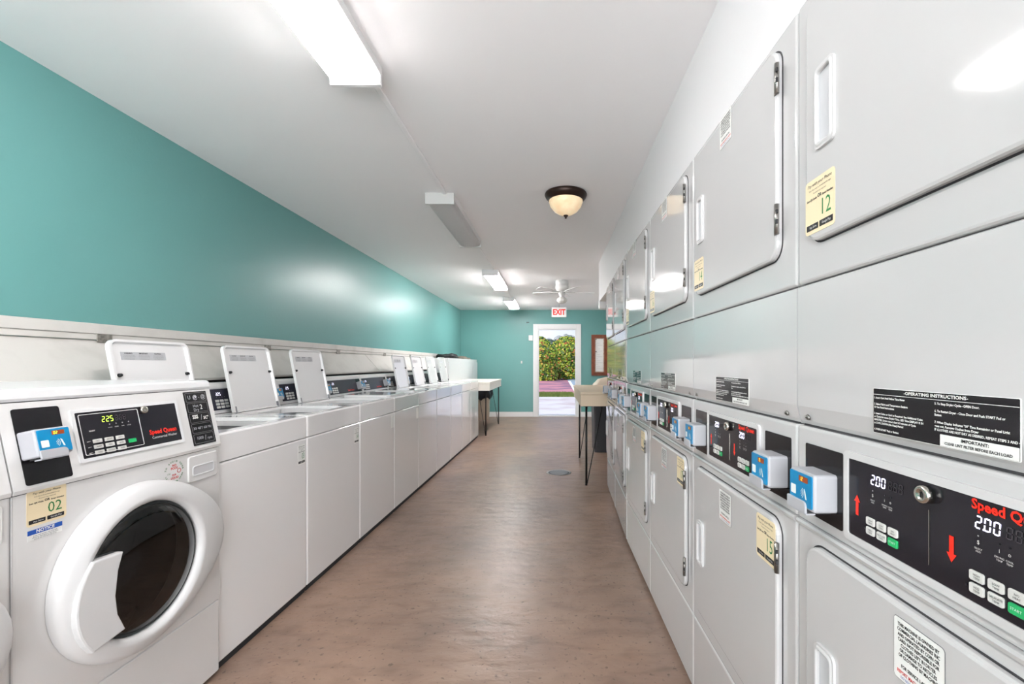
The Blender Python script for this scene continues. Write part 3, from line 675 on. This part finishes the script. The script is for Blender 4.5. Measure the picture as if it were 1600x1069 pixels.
    p.text('NO', c0, c1 + .022, .011, -.0008, 'ink_red', bold=True); p.text('PODS', c0, c1 + .012, .011, -.0008, 'ink_red', bold=True); p.text('FOR', c0, c1 - .011, .009, -.0008, 'ink_red', bold=True); p.text('LIQUID', c0 + .002, c1 - .021, .010, -.0008, 'ink_red', bold=True)
    p.text('O', c0 + .02, c1 + .0, .024, -.0008, 'ink_red'); p.text('USE', c0 - .022, c1 - .004, .008, -.0008, 'green_ink')
    p.build('round_sticker', root, 'round sticker with red and green lettering')
    return root
fr = make_front(); fr.location = (-1.31, 1.09, 0); fr.rotation_euler.z = PI / 2
fr['label'] = 'white front loading washer with round dark door and 02 sticker at the left'
f2 = copy_tree(fr, skip=('number_sticker',)); f2.location = (-1.31, .405, 0)
f2['label'] = 'front loading washer cut off at the left edge, beside the one with the 02 sticker'
sticker(fr, .032, .806, .092, .091, '02', 0); sticker(f2, .032, .806, .092, .091, '01', 0)

# ---------------------------------------------------------------- top loading washer
TW = .638
def make_top():
    root = empty('top_load_washer', label='x', cat='washer', group='top loading washers along the left wall')
    D0 = .62
    MB().box(.006, TW - .006, .010, D0, .0, .90, 'gap').build('inner_frame', root)
    MB().box(.001, TW - .001, 0, D0, .028, .823, 'enamel', .009, 3).build('cabinet', root)
    # deck: frame around a rounded opening
    b = MB(); O = rrect(.001, TW - .001, 0, .50, .012, 6); I = rrect(.115, TW - .115, .075, .435, .07, 6)
    zt = .940; zb = .826
    def L(pts, z): return [(p[0], p[1], z) for p in pts]
    b.loops([L(O, zb), L(O, zt - .008)], 'enamel', smooth=False)
    O2 = rrect(.005, TW - .005, .006, .50, .012, 6)
    b.loops([L(O, zt - .008), L(O2, zt), L(rrect(.09, TW - .09, .05, .455, .07, 6), zt + .001), L(rrect(.10, TW - .10, .06, .445, .07, 6), zt - .012), L(I, zt - .014), L(I, zt - .06)], 'enamel', smooth=False)
    b.box(.001, TW - .001, .50, D0, zb, zt, 'enamel', .003)
    b.build('deck', root)
    c = (TW / 2, .255, 0); b = MB(); b.lathe([(.22, .86), (.205, .885), (.19, .87), (.19, .60), (0, .58)], c, 'tub', n=36); b.lathe([(0, .76), (.02, .76), (.05, .62), (.06, .59)], c, 'plastic_shade', n=20); b.build('tub', root)
    # console
    b = MB(); y0 = .535
    b.extr([(y0, .942), (y0 + .040, 1.092), (y0 + .045, 1.104), (y0 + .055, 1.112), (y0 + .16, 1.112), (y0 + .16, .942)], .001, TW - .001, 'enamel'); con = b.build('console', root)
    ang = math.atan2(.040, .150); M = Matrix.Translation((0, y0, .942)) @ Matrix.Rotation(-ang, 4, 'X')
    p = MB(); p.M = M; p.ring(rrect(.012, .628, .010, .146, .005), rrect(.018, .622, .015, .141, .004), -.003, 0, 'enamel_edge'); p.build('console_frame', con)
    p = MB(); p.M = M; p.plate(rrect(.022, .530, .018, .138, .003), -.0025, 0, 'slate')
    p.seg7('2.25', .085, .108, .018, -.003, 'led_white'); p.text('Speed Queen', .40, .04, .022, -.003, 'red', bold=True)
    for i in range(4): p.text('*', .085 + i * .02, .088, .009, -.003, 'key')
    pan = p.build('display_panel', con, 'dark display panel with keys')
    for i in range(3):
        for j in range(3):
            k = MB(); k.M = M; X = .07 + i * .034; Z = .076 - j * .018; k.plate(rrect(X, X + .026, Z - .013, Z, .002), -.0046, -.0025, 'key', .0006); k.build('key', root)
    p = MB(); p.M = M; p.plate(rrect(.536, .620, .018, .138, .003), -.002, 0, 'black').build('reader_plate', root)
    reader(root, .538, .035, M @ Matrix.Translation((0, -.002, 0)), '03')
    return root
def lid(root, opened):
    # lid hinged at the rear of the opening; built in its own frame then tilted
    w, l = .405, .385
    b = MB(); x0 = TW / 2 - w / 2 - .02
    if opened: b.M = Matrix.Translation((x0, .468, .942)) @ Matrix.Rotation(math.radians(-11), 4, 'X')
    else: b.M = Matrix.Translation((x0, .463, .9445)) @ Matrix.Rotation(math.radians(90), 4, 'X')
    # in this frame z runs from the hinge to the lid's front edge, -y is the inner side when open
    A = rrect(0, w, 0, l, (.006, .006, .035, .035), 6); B = rrect(.010, w - .010, .004, l - .010, (.005, .005, .028, .028), 6); C = rrect(.016, w - .016, .008, l - .016, (.005, .005, .024, .024), 6)
    Lp = lambda P, y: [(p[0], y, p[1]) for p in P]
    b.loops([Lp(B, .012), Lp(A, .008), Lp(A, -.010), Lp(B, -.010), Lp(C, .002)], 'enamel', True, True, False)
    o = b.build('lid', root)
    if opened:
        for x in (.030, w - .030):
            k = MB(); k.M = b.M; k.lathe([(0, -.011), (.0065, -.011), (.0085, 0)], (x, 0, l - .155), 'black_matte', 'y', 14); k.build('bumper', o, 'black rubber bumper')
        k = MB(); k.M = b.M; k.plate(rrect(.055, w - .13, l - .088, l - .052, .002), .0012, .002, 'plastic_shade')
        for c in range(3):
            xa = .060 + c * .072; k.text(('WARNING', 'IMPORTANT', 'CAUTION')[c], xa + .03, l - .0585, .0085, .0008, 'ink', .9, bold=True)
            for r_ in range(4): k.text(('To reduce the risk of fire', 'do not place items exposed', 'to cleaning solvents or oil', 'in this washing machine')[r_], xa + .032, l - .067 - r_ * .0055, .0045, .0008, 'ink_grey', 1.1)
        k.build('warning_label', o)
        for x in (.008, w - .018):
            k = MB(); k.M = b.M; k.box(x, x + .01, -.012, .0, -.006, .035, 'grey_dark', .002); k.build('lid_hinge', o)
    return o
tp = make_top()
tl = [('first top loading washer, just behind the front loader, open lid with warning label', True),
      ('second top loading washer, open lid, middle of the three nearest open lids', True),
      ('third top loading washer with open lid, the last open one before two closed lids', True),
      ('fourth top loading washer, lid closed, nearest of the two closed ones', False),
      ('fifth top loading washer, lid closed, further of the two closed ones', False),
      ('sixth top loading washer, first open lid after the two closed washers', True),
      ('seventh top loading washer, second open lid after the two closed washers', True),
      ('eighth top loading washer, open lid, one before the end of the row', True),
      ('last top loading washer, open lid, standing beside the white table', True)]
roots = []
for i in range(9):
    o = tp if i == 0 else copy_tree(tp); Y = 1.775 + .64 * i
    o.location = (-1.3495 + .0139 * Y, Y, 0); o.rotation_euler.z = PI / 2 - .0139; o['label'] = tl[i][0]; roots.append(o)
l0 = lid(roots[0], True); l3 = lid(roots[3], False)
for i in range(9):
    if i in (0, 3): continue
    c = copy_tree(l0 if tl[i][1] else l3); c.parent = roots[i]
sticker(roots[0], .555, .69, .066, .105, '03', 0, paper='paper'); sticker(roots[1], .555, .69, .066, .105, '04', 0, paper='paper')
for i in (2, 3): MB().plate(rrect(.565, .625, .70, .80, .002), -.0006, 0, 'paper').build('blank_label', roots[i], 'faded white label')

# ---------------------------------------------------------------- pipe cover behind the washers
r = empty('pipe_cover', (WL, 0, 1.15), label='long white painted wooden pipe cover running along the teal wall behind the washers', cat='wall shelf')
b = MB()
b.box(0, .034, -.6, 8.3, .205, .252, 'ledge', .003); b.box(0, .028, -.6, 8.3, .178, .204, 'ledge', .003); b.build('cap_rail', r)
def slab(ya, yb):
    q = MB(); P = [(.016, .176), (.186, -.012), (.172, -.026), (.002, .162)]
    V = [(p[0], ya, p[1]) for p in P] + [(p[0], yb, p[1]) for p in P]
    q.add(V, [[0, 1, 5, 4], [1, 2, 6, 5], [2, 3, 7, 6], [3, 0, 4, 7], [3, 2, 1, 0], [4, 5, 6, 7]], 'ledge'); return q.build('access_board', r)
slab(-.6, 5.06); slab(5.068, 7.5)
for px in (160, 416, 527, 600, 640):
    Yh = 705 * 2.11 / (864 - px)
    q = MB(); q.box(.029, .033, Yh - .035, Yh + .035, .166, .206, 'galvanised', .001); q.build('clip', r)
q = MB(); q.box(.01, .03, -.6, 7.5, -.24, -.03, 'gap'); q.build('recess_shade', r)  # dark sheet painted in for the shade under the access boards

# white cabinet past the washers
r = empty('storage_cabinet', (WL, 7.56, 0), label='low white cabinet against the teal wall past the washers, clothes lying on top', cat='cabinet')
MB().box(.002, .375, 0, 2.83, 0, 1.318, 'enamel_edge', .004).build('body', r)
for k, (a, b_) in enumerate(((.01, .93), (.94, 2.30), (2.31, 2.82))): MB().box(.376, .392, a, b_, .02, 1.255, 'enamel_edge', .004).build('door', r)
def lump(name, c, s_, mt, label, cat, seed):
    rnd = random.Random(seed); bm = bmesh.new(); bmesh.ops.create_icosphere(bm, subdivisions=3, radius=1)
    ph = [rnd.uniform(0, 6) for _ in range(6)]
    for v in bm.verts:
        x, y, z = v.co; f = 1 + .22 * math.sin(3 * x + ph[0]) * math.cos(4 * y + ph[1]) + .12 * math.sin(9 * x + ph[2]) * math.sin(8 * y + ph[3]) + .06 * math.sin(17 * y + ph[4])
        v.co = Vector((x * s_[0] * f, y * s_[1] * f, max(z, -.12) * s_[2] * f + (.0)))
    zm = min(v.co.z for v in bm.verts)
    for v in bm.verts: v.co = Vector((v.co.x + c[0], v.co.y + c[1], v.co.z - zm + c[2]))
    q = MB(); q.bm(bm, mt, True); tag(q.build(name), label, cat)
lump('folded_clothes', (-1.93, 8.35, 1.319), (.15, .50, .075), 'cloth', 'black clothes heaped on the near end of the white cabinet', 'clothes', 1)
lump('folded_cloth', (-1.93, 9.55, 1.319), (.14, .42, .05), 'cloth_tan', 'grey brown cloth lying on the far end of the white cabinet', 'clothes', 4)

# ---------------------------------------------------------------- folding tables on hairpin legs
def table(x0, x1, y0, y1, zb, zt, mt, label, legs):
    r = empty('work_table', ((x0 + x1) / 2, (y0 + y1) / 2, 0), label=label, cat='table', group='work tables on black hairpin legs')
    ox, oy = r.location.x, r.location.y
    q = MB(); q.M = Matrix.Translation((-ox, -oy, 0)); q.box(x0, x1, y0, y1, zt - .03, zt, mt, .003); q.build('tabletop', r)
    q = MB(); q.M = Matrix.Translation((-ox, -oy, 0)); q.box(x0 + .006, x1 - .006, y0 + .006, y1 - .006, zb, zt - .031, mt, .003); q.build('apron', r)
    for (fx, fy, dx, dy) in legs:
        q = MB(); q.M = Matrix.Translation((-ox, -oy, 0))
        q.tube([(fx, fy, zb), (fx, fy, .02), (fx + dx * .03, fy + dy * .03, .008), (fx + dx * .06, fy + dy * .06, .02), (fx + dx, fy + dy, zb)], .005, 'rod', 10)
        q.tube([(fx, fy, zb), (fx, fy, .012)], .0105, 'rod', 10)
        q.lathe([(0, 0), (.012, 0), (.01, .012), (0, .012)], (fx, fy, 0), 'rod', n=12)
        q.box(fx - .03, fx + .06, fy - .03, fy + .06, zb - .004, zb, 'rod'); q.build('leg', r)
table(-1.73, -1.055, 7.56, 9.25, .768, .913, 'laminate', 'off white table on thin black legs at the end of the washer row', [(-1.14, 7.66, -.13, .02), (-1.10, 9.12, -.13, -.04), (-1.62, 7.66, .1, .0), (-1.62, 9.12, .1, -.04)])
table(.27, 1.0, 4.485, 5.95, .795, .940, 'laminate_tan', 'tan table on black hairpin legs standing just past the last dryer', [(.335, 4.53, .16, 0), (.345, 5.85, .12, 0), (.93, 4.53, -.16, 0), (.93, 5.85, -.16, 0)])
# bins
r = empty('trash_bin', (-1.51, 9.85, 0), label='tan waste bin with an overhanging black bag under the white table', cat='waste bin')
Lq = lambda a, b_, z: [(p[0], p[1], z) for p in rrect(-a, a, -b_, b_, .04, 4)]
q = MB(); q.loops([Lq(.11, .11, 0), Lq(.13, .13, .58)], 'tan', True, True, False); q.build('bin_body', r)
bm = bmesh.new(); bmesh.ops.create_icosphere(bm, subdivisions=3, radius=1)
for v in bm.verts:
    t = math.atan2(v.co.y, v.co.x); f = 1 + .10 * math.sin(5 * t) + .06 * math.sin(9 * t + 1)
    v.co = Vector((v.co.x * .185 * f, v.co.y * .185 * f, .57 + v.co.z * .17 + .03 * math.sin(4 * t)))
q = MB(); q.bm(bm, 'bag', True); q.build('bin_liner', r, 'black plastic bag')
r = empty('trash_can', (.80, 6.42, 0), label='dark grey waste can with tan domed lid behind the tan table', cat='waste bin')
q = MB(); L2 = lambda a, z: [(p[0], p[1], z) for p in rrect(-a, a, -a, a, .03, 4)]
q.loops([L2(.225, 0), L2(.24, .78)], 'bin', True, True, False); q.build('can_body', r)
q = MB(); q.loops([L2(.245, .78), L2(.245, .82), L2(.22, .92), L2(.15, 1.0), L2(.05, 1.03)], 'lid_tan', True, True, True); q.build('domed_lid', r, 'tan domed lid')

# ---------------------------------------------------------------- outside the door
GZ = -.15
struct(MB().box(-12, 14, YB + .16, 18.8, GZ - .1, GZ, 'concrete_path').build('concrete_path'))
struct(MB().box(-12, 14, 18.8, 21.8, GZ - .1, GZ - .004, 'grass').build('grass_verge'))
struct(MB().box(-14, 30, 21.8, 60, GZ - .12, GZ - .01, 'pink_paving').build('paved_yard'))
struct(MB().box(-30, 30, -30, YR - .16, GZ - .12, GZ - .01, 'concrete_path').build('rear_pavement'))
q = MB(); z = GZ + .002
q.add([(1.12, 18.8, z), (14, 18.8, z), (14, 60, z), (1.35, 60, z)], [[0, 1, 2, 3]], 'asphalt'); struct(q.build('side_road'))
q = MB(); q.box(1.02, 1.12, 14, 18.6, GZ, GZ + .02, 'white_line', .004); q.M = Matrix.Identity(4)
q.add([(1.00, 18.6, z + .01), (1.14, 18.6, z + .01), (1.40, 36, z + .01), (1.20, 36, z + .01)], [[0, 1, 2, 3]], 'white_line'); tag(q.build('painted_line'), 'white painted line crossing the paving outside the door', 'painted line')
rnd = random.Random(3)
blades = MB(); V = []; F = []
for _ in range(5000):
    x = rnd.uniform(-1.5, .93); y = rnd.uniform(18.85, 21.7); h = rnd.uniform(.03, .09); a = rnd.uniform(0, PI); b = len(V)
    V += [(x - .01 * math.cos(a), y - .01 * math.sin(a), GZ), (x + .01 * math.cos(a), y + .01 * math.sin(a), GZ), (x + rnd.uniform(-.03, .03), y, GZ + h)]; F.append([b, b + 1, b + 2])
blades.add(V, F, 'grass'); o = blades.build('grass_blades'); tag(o, 'strip of short yellow green grass beyond the concrete path outside', 'grass', kind='stuff')
def shrub(cx, cy, rx, ry, h, label, seed, n=7500):
    rnd = random.Random(seed); r = empty('sea_grape_shrub', (cx, cy, GZ), label=label, cat='shrub', group='broad leaved shrubs outside the door')
    q = MB()
    L = []
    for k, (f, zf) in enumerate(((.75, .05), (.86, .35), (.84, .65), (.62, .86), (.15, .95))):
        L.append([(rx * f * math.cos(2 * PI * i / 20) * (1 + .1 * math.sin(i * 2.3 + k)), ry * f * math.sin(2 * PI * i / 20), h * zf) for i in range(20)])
    q.loops(L, 'leaf_core', True, True, False); q.build('dark_core', r)  # solid dark core added behind the leaves, closes the view through
    q = MB()
    for _ in range(n):
        th = rnd.uniform(PI, 2 * PI) if rnd.random() < .8 else rnd.uniform(0, PI); u = rnd.random(); zf = u
        rr = (1 - max(0, (u - .55) / .45) ** 2 * .75) * rnd.uniform(.86, 1.06)
        c = Vector((rx * rr * math.cos(th), ry * rr * math.sin(th), h * (u * .98 + .02) + rnd.uniform(-.1, .12)))
        s_ = rnd.uniform(.05, .125)
        e1 = Vector((rnd.uniform(-1, 1), rnd.uniform(-1, 1), rnd.uniform(-1, 1))).normalized(); nn = Vector((math.cos(th), math.sin(th) - .4, rnd.uniform(-.1, .9))) + Vector((rnd.uniform(-.8, .8), rnd.uniform(-.8, .8), rnd.uniform(-.8, .8)))
        e2 = nn.cross(e1).normalized(); e1 = e2.cross(nn).normalized()
        pts = [c + s_ * (math.cos(a) * e1 + math.sin(a) * e2 * .9) for a in (0, 1.05, 2.09, 3.14, 4.19, 5.24)]
        mi = rnd.choices(range(6), (26, 20, 24, 9, 6, 18))[0]
        q.add([tuple(p) for p in pts], [[0, 1, 2, 3, 4, 5]], 'leaf%d' % mi)
    q.build('foliage', r)
shrub(-1.3, 38.0, 1.6, 1.3, 3.55, 'broad leaved shrub with green and yellow leaves, left part of the doorway view', 1)
shrub(1.3, 41.2, 1.8, 1.3, 3.75, 'broad leaved shrub with orange tinted leaves, right part of the doorway view', 2)
shrub(3.6, 38, 1.6, 1.3, 3.5, 'broad leaved shrub furthest right, mostly behind the door frame', 5, 2500)
shrub(-4.4, 41.2, 1.6, 1.3, 3.7, 'broad leaved shrub furthest left, hidden behind the back wall', 6, 1500)
def palm(cx, cy, h, label, seed):
    rnd = random.Random(seed); r = empty('palm_tree', (cx, cy, GZ), label=label, cat='tree', group='palm trees behind the shrubs')
    MB().tube([(0, 0, 0), (.1, 0, h * .5), (0, 0, h)], .14, 'trunk', 10).build('trunk', r)
    q = MB()
    for k in range(16):
        a = 2 * PI * k / 16 + rnd.uniform(-.2, .2); el = rnd.uniform(.1, 1.1); l = rnd.uniform(1.0, 1.5)
        P = [Vector((math.cos(a) * l * t, math.sin(a) * l * t, h + math.sin(el) * l * t - 1.1 * t * t)) for t in [i / 10 for i in range(11)]]
        side = Vector((-math.sin(a), math.cos(a), 0))
        for i in range(1, 10):
            for s_ in (-1, 1):
                w_ = .6 * math.sin(PI * i / 10.5); tip = P[i] + side * s_ * w_ + (P[i + 1] - P[i]) * .9 + Vector((0, 0, -.18))
                q.add([tuple(P[i]), tuple(P[i] + (P[i + 1] - P[i]) * .45), tuple(tip)], [[0, 1, 2]], 'leaf_dark')
    q.build('fronds', r)
palm(1.2, 50, 4.3, 'palm tree showing above the shrubs at the right of the doorway', 1)
palm(-1.1, 53, 4.0, 'palm tree showing above the shrubs at the left of the doorway', 2)
palm(.1, 56, 4.2, 'small distant palm above the middle of the shrubs', 3)
